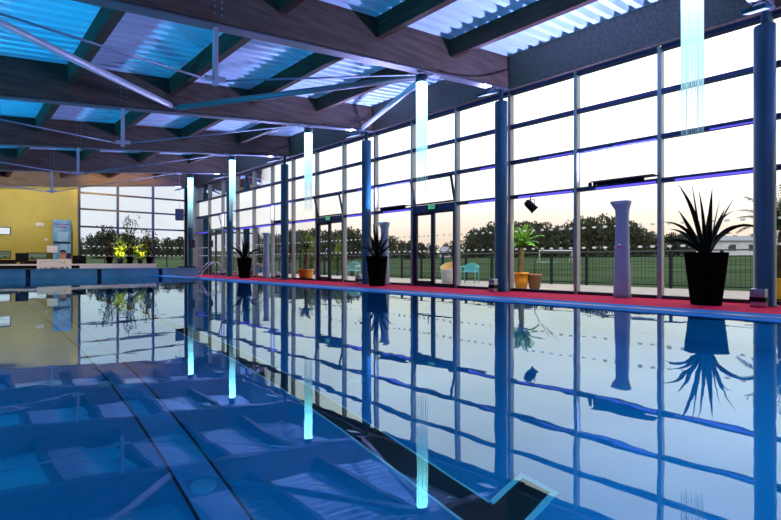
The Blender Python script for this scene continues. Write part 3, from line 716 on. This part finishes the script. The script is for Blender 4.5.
# ------------------------------------------------------------------ end of the hall: counter, plants, poster
CX0, CX1, CY, CZ = -1.5, 8.03, 27.6, .64
t = thing('counter', 'long white topped counter behind the steel pool wall', 'counter', (3, CY, 0))
b = MB(); b.box(CX0 - 3, CX1 - 3, -.35, .35, CZ - .07, CZ); b.build('worktop', M['white'], t, bevel=.01)
b = MB(); b.box(CX0 - 2.9, CX1 - 3.1, -.30, .30, 0, CZ - .07); b.build('base', M['black'], t)
b = MB(); b.box(4.6 - 3, CX1 - 3 - .02, -.345, -.31, .35, CZ - .07); b.build('apron', M['white'], t)
def ex(x, Y): 
    tt = (x - 390.5) / FPX; return Y * (SN + tt * CS) / (CS - tt * SN)
def bamboo(x, h, seed, label, mt, ns=7, nl=240):
    t = thing('potted_bamboo', label, 'potted plant', (ex(x, CY), CY, CZ), 0, 'potted plants on the counter')
    b = MB(); b.lathe([(0, 0), (.11, 0), (.17, .32), (.18, .32), (.18, .35), (.155, .35), (.155, .30), (0, .30)], 20); b.build('pot', M['planter'], t)
    rnd = random.Random(seed); b = MB(); l = MB()
    for i in range(ns):
        a = rnd.uniform(0, 6.28); r0 = rnd.uniform(.02, .1); r1 = r0 + rnd.uniform(.05, .28); hh = h * rnd.uniform(.7, 1)
        pts = [(math.cos(a) * (r0 + (r1 - r0) * u * u), math.sin(a) * (r0 + (r1 - r0) * u * u), .28 + (hh - .28) * u) for u in (0, .3, .6, .85, 1)]
        b.tube(pts, [.012, .011, .009, .006, .003], 6)
        for q in range(nl // ns):
            u = rnd.uniform(.15, 1); uu = r0 + (r1 - r0) * u * u
            l.leafquad((math.cos(a) * uu + rnd.gauss(0, .12), math.sin(a) * uu + rnd.gauss(0, .12), .28 + (hh - .28) * u + rnd.gauss(0, .06)), rnd.uniform(.035, .06), rnd, 1.9)
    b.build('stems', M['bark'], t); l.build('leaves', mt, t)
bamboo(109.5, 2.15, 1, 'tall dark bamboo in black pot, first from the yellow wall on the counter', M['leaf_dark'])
bamboo(130, 2.45, 2, 'tallest bamboo in black pot at the middle of the counter plants', M['leaf_dark'], 8, 280)
bamboo(149.5, 1.95, 3, 'dark bamboo in black pot at the free end of the counter', M['leaf_dark'])
def bush(x, h, rr, seed, label):
    t = thing('leafy_shrub', label, 'potted plant', (ex(x, CY + .0), CY + .12, CZ), 0, 'shrubs between the bamboo pots')
    rnd = random.Random(seed); l = MB(); b = MB()
    b2 = MB(); b2.lathe([(0, 0), (.09, 0), (.13, .2), (.14, .2), (.14, .22), (.12, .22), (.12, .19), (0, .19)], 18); b2.build('pot', M['planter'], t)
    for i in range(9):
        a = rnd.uniform(0, 6.28); r1 = rnd.uniform(.1, rr); hh = h * rnd.uniform(.5, 1)
        b.tube([(0, 0, .18), (math.cos(a) * r1 * .4, math.sin(a) * r1 * .4, hh * .6), (math.cos(a) * r1, math.sin(a) * r1, hh)], [.012, .008, .003], 6)
        for q in range(34):
            u = rnd.uniform(.3, 1); l.leafquad((math.cos(a) * r1 * u + rnd.gauss(0, .1), math.sin(a) * r1 * u + rnd.gauss(0, .1), hh * u + rnd.gauss(0, .09)), rnd.uniform(.05, .08), rnd, 1.3)
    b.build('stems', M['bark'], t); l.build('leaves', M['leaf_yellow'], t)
bush(121, 1.45, .42, 21, 'yellow green lit shrub between first and tallest bamboo')
bush(141, 1.35, .5, 22, 'yellow green lit shrub between tallest bamboo and the counter end')
for i, x in enumerate((117.5, 138.5)):
    t = thing('uplight', ['small black uplight lamp left of the tallest bamboo', 'small black uplight lamp right of the tallest bamboo'][i], 'spotlight', (ex(x, CY) + .05, CY - .24, CZ), 0, 'uplights on the counter')
    b = MB(); b.lathe([(0, 0), (.05, 0), (.05, .03), (.02, .04), (.02, .06), (.07, .07), (.08, .17), (.065, .17), (.065, .13), (0, .13)], 16); b.build('can', M['black'], t)
    b = MB(); b.disc((0, 0, .135), .06, seg=14); b.build('lens', M['lens_warm'], t)
    light('uplight_beam', 'SPOT', 130, (1.0, 0.80, 0.18), (0, 0, .19), (0, .30, 1), t, spot_size=R(75), spot_blend=.5, shadow_soft_size=.05)
# warm washer for the yellow wall, and an added one for the end beam
t = thing('wall_washer', 'dark ceiling washer lamp turned to the yellow wall', 'wall lamp', (2.6, BY[5] + .35, zb(2.6) + .2))
b = MB(); b.box(-.25, .25, -.09, .09, -.08, .08); b.build('housing', M['black'], t, bevel=.01)
b = MB(); b.box(-.03, .03, -.25, -.08, -.02, .02); b.build('arm', M['black'], t)
b = MB(); b.box(-.22, .22, .091, .096, -.06, .06); b.build('lens', M['lens_warm'], t)
light('washer_beam', 'SPOT', WARM_W * 6, (1.0, .86, .55), (0, .12, 0), (.1, 1, -.45), t, spot_size=R(130), spot_blend=.8, shadow_soft_size=.15)
t = thing('beam_washer', 'dark ceiling washer lamp turned to the beam over the end windows', 'wall lamp', (6.6, BY[5] + .35, zb(6.6) + .25))
b = MB(); b.box(-.25, .25, -.09, .09, -.08, .08); b.build('housing', M['black'], t, bevel=.01)
b = MB(); b.box(-.03, .03, -.25, -.08, -.02, .02); b.build('arm', M['black'], t)
b = MB(); b.box(-.22, .22, .091, .096, -.06, .06); b.build('lens', M['lens_warm'], t)
light('washer_beam', 'SPOT', 1500, (1.0, .62, .16), (0, .12, 0), (.05, 1, .05), t, spot_size=R(56), spot_blend=.6, shadow_soft_size=.1)  # Added spot that turns the end beam warm orange
# black things on the counter
def monitor(x, wd, h, label):
    t = thing('monitor', label, 'monitor', (ex(x, CY - .05), CY - .05, CZ), 0, 'black screens on the counter')
    b = MB(); b.box(-wd / 2, wd / 2, -.03, .03, h - .42, h); b.build('screen', M['black'], t, bevel=.01)
    b = MB(); b.box(-.05, .05, .0, .05, .02, h - .2); b.build('stand', M['black'], t)
    b = MB(); b.box(-.14, .14, -.1, .12, 0, .02); b.build('foot', M['black'], t)
monitor(22, .48, .50, 'black screen on the counter left of the white sign')
def chairish(x, wd, h, label):
    t = thing('office_chair', label, 'chair', (ex(x, 28.7), 28.7, 0), R(8))
    b = MB(); b.box(-wd / 2, wd / 2, .2, .27, .5, h); b.build('backrest', M['black'], t, bevel=.03)
    b = MB(); b.box(-wd / 2, wd / 2, -.25, .22, .42, .5); b.build('seat', M['black'], t, bevel=.03)
    b = MB(); b.tube([(0, 0, .06), (0, 0, .42)], .03); 
    for q in range(5): b.tube([(0, 0, .08), (.28 * math.cos(q * 1.257), .28 * math.sin(q * 1.257), .03)], .02)
    b.build('base', M['black'], t)
    b = MB(); b.tube([(0, .2, .46), (0, .29, .5), (0, .29, .75)], .02); b.build('back_stem', M['black'], t)
chairish(81, .62, 1.06, 'black office chair back seen behind the counter by the end window')
chairish(33, .60, .80, 'low black chair back behind the counter near the low window')
chairish(8, .75, .84, 'black chair back behind the counter at the frame edge')
# white sign hung on the counter front
sx0, sx1 = ex(37, CY - .4), ex(71.5, CY - .4)
t = thing('counter_sign', 'white printed sign on the counter front with green curve and yellow dot', 'sign', ((sx0 + sx1) / 2, CY - .37, 0)); hw = (sx1 - sx0) / 2
b = MB(); b.box(-hw, hw, -.012, .012, .36, .86); b.build('panel', M['white'], t)
b = MB()
pr = None
for q in range(13):
    u = -1 + 2 * q / 12; zc_ = .70 + .12 * (1 - u * u) - .04
    if pr: b.poly([(pr[0], -.014, pr[1]), (u * hw * .75 - .1, -.014, zc_), (u * hw * .75 - .1, -.014, zc_ + .018), (pr[0], -.014, pr[1] + .018)])
    pr = (u * hw * .75 - .1, zc_)
b.build('green_curve', M['logo_green'], t)
b = MB(); b.disc((hw * .62, -.014, .73), .06, 'y', 16); b.build('yellow_dot', M['logo_yellow'], t)
b = MB(); rnd = random.Random(4); u = -hw * .8
while u < hw * .8:
    l_ = rnd.uniform(.04, .09)
    b.box(u, u + l_, -.016, -.012, .42, .42 + rnd.choice((.05, .07, .07))); u += l_ + rnd.choice((.02, .02, .08))
b.build('print_line', M['black'], t)
# poster display
px0, px1 = ex(53, 29.4), ex(70.5, 29.4); pw = (px1 - px0) / 2
t = thing('poster_display', 'tall blue swimming poster on a stand in front of the yellow wall', 'poster', ((px0 + px1) / 2, 29.4, 0))
b = MB(); b.box(-pw, pw, -.06, .06, .35, EYE + 2.06); b.build('panel', M['poster_blue'], t)
b = MB(); b.box(-pw * .9, pw * .9, -.12, .12, 0, .05); b.box(-.05, .05, -.03, .03, .05, .4); b.build('stand', M['dark_frame'], t)
z0 = EYE
b = MB()
for (a, c, zz0, hh) in ((-.75, .95, 1.80, .075), (-.6, .6, 1.66, .07), (-.35, .45, 1.49, .05)):
    u = a
    rnd = random.Random(int(zz0 * 100))
    while u < c:
        l_ = rnd.uniform(.08, .18); b.box(pw * u, pw * min(c, u + l_), -.064, -.06, z0 + zz0, z0 + zz0 + hh); u += l_ + .04
b.build('headline', M['poster_red'], t)
b = MB(); b.box(-pw * .95, pw * .95, -.064, -.06, z0 + .86, z0 + .98); b.build('dark_strip', M['poster_navy'], t)
b = MB(); b.box(.45 * pw, pw, -.064, -.06, z0 + .12, z0 + .4); b.build('dark_corner', M['poster_navy'], t)
b = MB(); b.poly([(-pw * .55, -.0645, z0 + .98), (pw * .65, -.0645, z0 + .98), (pw * .75, -.0645, z0 + 1.45), (-pw * .5, -.0645, z0 + 1.45)]); b.poly([(-pw * .25, -.0645, z0 + .42), (pw * .65, -.0645, z0 + .42), (pw * .5, -.0645, z0 + .86), (-pw * .2, -.0645, z0 + .86)]); b.build('pale_area', M['poster_pale'], t)
b = MB(); b.disc((pw * .12, -.068, z0 + .36), .14, 'y', 20, .17); b.poly([(-pw * .45, -.067, z0 + .08), (pw * .6, -.067, z0 + .08), (pw * .35, -.067, z0 + .26), (-pw * .15, -.067, z0 + .26)]); b.build('swimmer_face', M['skin'], t)
b = MB(); b.poly([(pw * .12 + .16 * math.cos(a), -.07, z0 + .44 + .13 * math.sin(a)) for a in [i * math.pi / 10 for i in range(11)]]); b.box(pw * .12 - .12, pw * .12 + .12, -.073, -.07, z0 + .37, z0 + .41); b.build('swim_cap', M['poster_navy'], t)
b = MB(); b.box(-.22, .22, -.01, .01, 0, .34); tag(b.build('notice_sheet', M['white'], None, (ex(52.5, 29.2), 29.3, EYE + .42)), 'white notice sheet overlapping the poster edge', 'notice')
b = MB(); b.box(-.17, .17, -.05, .0, -.09, .09); o = b.build('wall_box', M['white'], None, (ex(39.5, YE), YE, EYE + 1.82), .02); tag(o, 'small white box lamp high on the yellow wall', 'wall lamp')
b = MB(); b.box(-.06, .06, -.03, .0, -.06, .06); o = b.build('wall_switch', M['white'], None, (ex(46, YE), YE, EYE + 1.08), .01); tag(o, 'tiny white switch plate on the yellow wall beside the poster', 'switch')

# ------------------------------------------------------------------ outdoors
b = MB(); b.box(XG + .1, 15.9, YB - 12, 36.2, -.25, -.03); b.box(-14, XG + .1, YE + .25, 36.2, -.25, -.03)
struct(b.build('floor_terrace', M['terrace']), 'beige paved terrace outside the glass')
def gz(x, y): 
    d = max(x - 15.9, y - 36.2, 0); return -.06 + .0275 * d + .25 * math.sin(x * .05) * math.sin(y * .043) * min(1, d / 40)
b = MB()
def grid(x0, x1, y0, y1, nx, ny):
    V = [[b.bm.verts.new((x0 + (x1 - x0) * i / nx, y0 + (y1 - y0) * j / ny, gz(x0 + (x1 - x0) * i / nx, y0 + (y1 - y0) * j / ny))) for j in range(ny + 1)] for i in range(nx + 1)]
    for i in range(nx):
        for j in range(ny): f = b.bm.faces.new([V[i][j], V[i + 1][j], V[i + 1][j + 1], V[i][j + 1]]); f.smooth = True
grid(15.9, 240, -80, 36.2, 50, 30); grid(-120, 240, 36.2, 280, 60, 50)
gr = b.build('floor_lawn', M['grass']); struct(gr, 'green playing field outside')
# fence
t = thing('terrace_fence', 'dark metal mesh fence with pale top rail along the terrace edge', 'fence', (15.75, 12, -.03))
b = MB(); b.box(-.03, .03, -26, 24, 1.09, 1.13); b.build('top_rail', M['fence_rail'], t)
b = MB(); b.box(-.015, .015, -26, 24, .93, .96); b.box(-.015, .015, -26, 24, .08, .11); b.build('lower_rail', M['fence'], t)
ff = None
for i in range(40):
    if ff is None: b = MB(); b.box(-.045, .045, -.035, .035, 0, 1.1); ff = b.build('post', M['fence'], t); o = ff
    else: o = ff.copy(); COL.objects.link(o)
    o.parent = t; o.location = (0, -26 + 1.28 * i, 0)
b = MB()
q = -26
while q < 24: b.box(-.004, .004, q - .004, q + .004, .1, .94); q += .11
for z in (.3, .5, .7): b.box(-.004, .004, -26, 24, z - .004, z + .004)
b.build('mesh_panel', M['fence'], t)
t = thing('lawn_fence', 'dark metal fence beyond the end windows', 'fence', (5, 36.1, -.03))
b = MB(); b.box(-18, 10.7, -.03, .03, 1.09, 1.13); b.build('top_rail', M['fence_rail'], t)
b = MB(); b.box(-18, 10.7, -.015, .015, .93, .96); b.box(-18, 10.7, -.015, .015, .08, .11); b.build('lower_rail', M['fence'], t)
for i in range(23):
    if i == 0: b = MB(); b.box(-.035, .035, -.045, .045, 0, 1.1); ff = b.build('post', M['fence'], t); o = ff
    else: o = ff.copy(); COL.objects.link(o)
    o.parent = t; o.location = (-18 + 1.28 * i, 0, 0)
# palms
def frond(b, l, base, az, length, lift, droop, rnd, fan=False):
    p = Vector(base); a = lift; n = 9; pts = [p.copy()]
    for i in range(n):
        d = Vector((math.cos(az) * math.cos(a), math.sin(az) * math.cos(a), math.sin(a))); p = p + d * (length / n); pts.append(p.copy()); a -= droop / n
    b.tube(pts, [.012 * (1 - .8 * i / n) for i in range(n + 1)], 5)
    side = Vector((-math.sin(az), math.cos(az), 0))
    for i in range(1, n + 1):
        d = (pts[i] - pts[i - 1]).normalized(); u = i / n
        for h in (.0, .5):
            c = pts[i - 1].lerp(pts[i], h)
            for sg in (-1, 1):
                ll = length * .34 * (1 - .55 * u) * rnd.uniform(.85, 1.1); wv = .022
                tip = c + (d * .75 + side * sg * .8 + Vector((0, 0, -.25))) .normalized() * ll
                mid = c.lerp(tip, .5) + Vector((0, 0, .02)); nn = d * wv
                l.poly([c, mid + nn, tip, mid - nn])
def palm(x, y, z, h, nf, fl, potm, potr, poth, seed, label, mt, tr=.07):
    t = thing('potted_palm', label, 'potted palm', (x, y, z), 0, None)
    b = MB(); b.lathe([(0, .06), (potr * .8, .06), (potr * .95, .06 + poth * .5), (potr, poth), (potr * 1.04, poth), (potr * 1.04, poth + .05), (potr * .9, poth + .05), (potr * .9, poth - .03), (0, poth - .03)], 28); b.build('pot', potm, t)
    b = MB(); b.lathe([(0, 0), (potr * .75, 0), (potr * .75, .06), (0, .06)], 20); b.build('caster_base', M['black'], t)
    rnd = random.Random(seed)
    b = MB(); pts = [(.02 * math.sin(u * 3), .02 * math.cos(u * 2.3), poth - .05 + (h - poth) * u) for u in [i / 8 for i in range(9)]]
    b.tube(pts, [tr * (1.25 - .35 * i / 8) * (1.08 if i % 2 else .95) for i in range(9)], 10); b.build('trunk', M['bark'], t)
    for i in range(nf):
        az = i * 2.399 + rnd.uniform(-.2, .2); u = (i + .5) / nf
        b, l = MB(), MB(); frond(b, l, pts[-1], az, fl * rnd.uniform(.8, 1.1), R(86 - 58 * u), R(25 + 75 * u), rnd)
        o = b.build('frond', mt, t); l.build('leaflets', mt, o)
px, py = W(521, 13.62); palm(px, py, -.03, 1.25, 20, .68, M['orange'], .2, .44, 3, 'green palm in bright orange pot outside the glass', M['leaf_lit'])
t = thing('empty_planter', 'terracotta coloured planter standing right of the orange palm pot', 'planter', (*W(534.5, 13.62), -.03))
b = MB(); b.lathe([(0, .06), (.15, .06), (.185, .4), (.2, .4), (.2, .45), (.165, .45), (.165, .38), (0, .38)], 24); b.build('pot', M['terracotta'], t)
b = MB(); b.lathe([(0, 0), (.13, 0), (.13, .06), (0, .06)], 18); b.build('caster_base', M['black'], t)
b = MB(); b.tube([(0, 0, .37), (.05, .02, .8), (.2, -.12, 1.15), (.3, -.3, 1.5)], [.015, .012, .008, .004], 6); b.blade((.2, -.12, 1.1), R(-45), .75, .06, R(50), R(12)); b.build('dry_stem', M['leaf_dark'], t)
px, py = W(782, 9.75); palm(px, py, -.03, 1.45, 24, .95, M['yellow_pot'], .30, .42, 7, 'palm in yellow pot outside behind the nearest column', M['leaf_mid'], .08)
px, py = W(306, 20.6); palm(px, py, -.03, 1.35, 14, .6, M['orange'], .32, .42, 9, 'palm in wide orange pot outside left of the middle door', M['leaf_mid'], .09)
# tub chair, armchair, turquoise chair
t = thing('tub_chair', 'grey outdoor tub chair with orange cushion on the terrace', 'chair', (*W(450, 18.1), -.03), R(200))
b = MB()
tl = lambda x, z: 0.0 if z < .1 else -.22 * x / .36 * min(1, (z - .1) / .4) + 0
b.lathe([(0, 0), (.27, 0), (.30, .05), (.36, .62), (.33, .64), (.29, .36), (0, .34)], 28, tilt=lambda x, z: -.42 * x * max(0, (z - .36) / .27)); b.build('shell', M['tubgrey'], t)
b = MB(); b.lathe([(0, .44), (.25, .44), (.285, .40), (.285, .345), (0, .345)], 24); b.build('seat_cushion', M['tubin'], t)
b = MB(); b.lathe([(.29, .36), (.322, .63)], 28, tilt=lambda x, z: -.42 * x * max(0, (z - .36) / .27)); b.build('lining', M['tubin'], t, (0, 0, .006))
def armchair(x, d, mt, label, rz, hh=.8):
    t = thing('armchair', label, 'chair', (*W(x, d), -.03), rz)
    b = MB(); b.box(-.24, .24, -.22, .24, .40, .44); b.build('seat', mt, t, bevel=.015)
    b = MB()
    pts_o = [(-.27, .22, .40)] + [(.27 * -math.cos(a), .24, .60 + (hh - .60) * math.sin(a)) for a in [i * math.pi / 10 for i in range(11)]] + [(.27, .22, .40)]
    b.poly(pts_o); bm = b.bm; g = bmesh.ops.extrude_face_region(bm, geom=bm.faces[:]); bmesh.ops.translate(bm, vec=(0, .03, 0), verts=[v for v in g['geom'] if isinstance(v, bmesh.types.BMVert)]); b.build('backrest', mt, t)
    for sg in (-1, 1):
        b = MB(); b.box(sg * .28 - .02, sg * .28 + .02, -.2, .25, .58, .62); b.build('armrest', mt, t, bevel=.008)
        for yy in (-.2, .23):
            b = MB(); b.tube([(sg * .27, yy, 0), (sg * .27, yy, .6)], .018); b.build('leg', mt, t)
armchair(351.5, 20.0, M['mint'], 'pale mint plastic armchair outside the glass', R(-62), .82)
armchair(469.5, 17.9, M['turq'], 'turquoise plastic armchair on the terrace beside the tub chair', R(-70), .74)
# houses
def house(x, d, wd, dp, h, rh, label, rz=0):
    hx, hy = W(x, d); t = thing('house', label, 'building', (hx, hy, gz(hx, hy) - .1), -TH + rz)
    b = MB(); b.box(-wd / 2, wd / 2, -dp / 2, dp / 2, 0, h); b.build('wall', M['house_wall'], t)
    b = MB(); b.hexa([(-wd / 2 - .3, -dp / 2 - .3, h), (wd / 2 + .3, -dp / 2 - .3, h), (wd / 2 + .3, dp / 2 + .3, h), (-wd / 2 - .3, dp / 2 + .3, h)],
                     [(-wd / 2, -.1, h + rh), (wd / 2, -.1, h + rh), (wd / 2, .1, h + rh), (-wd / 2, .1, h + rh)]); b.build('roof', M['house_roof'], t)
    for i in range(max(2, int(wd / 2.5))):
        u = -wd / 2 + (i + .5) * wd / max(2, int(wd / 2.5))
        b = MB(); b.box(u - .45, u + .45, -dp / 2 - .04, -dp / 2 + .02, h * .35, h * .75); b.build('window', M['pane_dark'], t)
house(738, 62, 7.5, 5, 1.9, .7, 'long low white building beyond the field behind the big planter')
house(776, 66, 6.0, 5, 1.7, .8, 'white building with grey roof beyond the field at the frame edge')
house(449, 92, 3.0, 4, 1.3, .9, 'small pale house among the trees beyond the tub chair')
# goal
gx, gy = W(556, 42)
t = thing('football_goal', 'white football goal frame standing on the field', 'goal', (gx, gy, gz(gx, gy)), -TH)
b = MB(); b.tube([(-1.4, 0, 0), (-1.4, 0, 1.0), (1.4, 0, 1.0), (1.4, 0, 0)], .05, 8); b.build('goal_frame', M['white'], t)
b = MB(); b.tube([(-1.4, 0, 1.0), (-1.4, .8, 0), (1.4, .8, 0), (1.4, 0, 1.0)], .03, 6); b.build('back_frame', M['white'], t)
# trees
def tree_proto(mt, seed, n=1500, wide=.42):
    rnd = random.Random(seed)
    t = thing('tree', 'dark tree in the treeline beyond the field', 'tree', (0, 0, 0), 0, 'trees beyond the field')
    l = MB()
    cl = [(rnd.gauss(0, wide * .38), rnd.gauss(0, wide * .38), rnd.uniform(.12, .78), rnd.uniform(.16, .26)) for _ in range(16)] + [(0, 0, .62, .26), (0, 0, .8, .18), (.15, .05, .15, .24), (-.2, 0, .15, .24), (.2, -.15, .12, .2), (0, .2, .1, .2)]
    for i in range(n):
        c = rnd.choice(cl); v = Vector((rnd.gauss(0, 1), rnd.gauss(0, 1), rnd.gauss(0, 1))).normalized() * c[3] * rnd.uniform(.55, 1) ** .5
        z = c[2] + v.z
        if z < .02: z = .02 + rnd.uniform(0, .1)
        l.leafquad((c[0] + v.x, c[1] + v.y, min(z, 1.0)), rnd.uniform(.035, .06), rnd, 1.0)
    l.build('crown', mt, t)
    b = MB(); b.tube([(0, 0, -.02), (.01, 0, .3), (0, .01, .6)], [.03, .024, .01], 7); b.build('trunk', M['bark'], t)
    return t
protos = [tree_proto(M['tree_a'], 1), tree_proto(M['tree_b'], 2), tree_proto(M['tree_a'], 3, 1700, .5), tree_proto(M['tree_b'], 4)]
skyline = [(60, 242), (84, 243), (94, 236), (104, 233), (118, 234), (132, 238), (150, 240), (165, 240), (185, 239), (210, 238), (240, 237), (270, 238), (290, 235), (312, 232), (330, 237), (350, 231), (372, 240), (392, 239), (402, 243), (425, 246), (445, 245), (457, 240), (478, 234), (494, 226), (508, 228), (530, 227), (552, 229), (572, 227), (588, 221), (602, 220), (618, 223), (640, 230), (655, 236), (672, 237), (690, 236), (706, 236), (722, 239), (745, 238), (765, 236), (800, 236), (830, 236)]
def sky_y(x):
    for (a, ya), (c, yc) in zip(skyline, skyline[1:]):
        if a <= x <= c: return ya + (yc - ya) * (x - a) / (c - a)
    return 238
rnd = random.Random(77); used = set(); x = 58; i = 0
while x < 835:
    d = (72, 84, 96, 108)[i % 4] + rnd.uniform(-1.5, 1.5); X, Y = W(x, d)
    g = gz(X, Y); top = (261 - sky_y(x)) / FPX * d + EYE
    hgt = max(1.6, top - g) * rnd.uniform(1.12, 1.28)
    k = rnd.randrange(4)
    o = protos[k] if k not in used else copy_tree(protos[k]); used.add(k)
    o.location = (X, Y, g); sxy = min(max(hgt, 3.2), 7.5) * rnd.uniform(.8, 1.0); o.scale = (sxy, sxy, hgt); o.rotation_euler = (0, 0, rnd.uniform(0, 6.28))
    x += rnd.uniform(9, 13); i += 1
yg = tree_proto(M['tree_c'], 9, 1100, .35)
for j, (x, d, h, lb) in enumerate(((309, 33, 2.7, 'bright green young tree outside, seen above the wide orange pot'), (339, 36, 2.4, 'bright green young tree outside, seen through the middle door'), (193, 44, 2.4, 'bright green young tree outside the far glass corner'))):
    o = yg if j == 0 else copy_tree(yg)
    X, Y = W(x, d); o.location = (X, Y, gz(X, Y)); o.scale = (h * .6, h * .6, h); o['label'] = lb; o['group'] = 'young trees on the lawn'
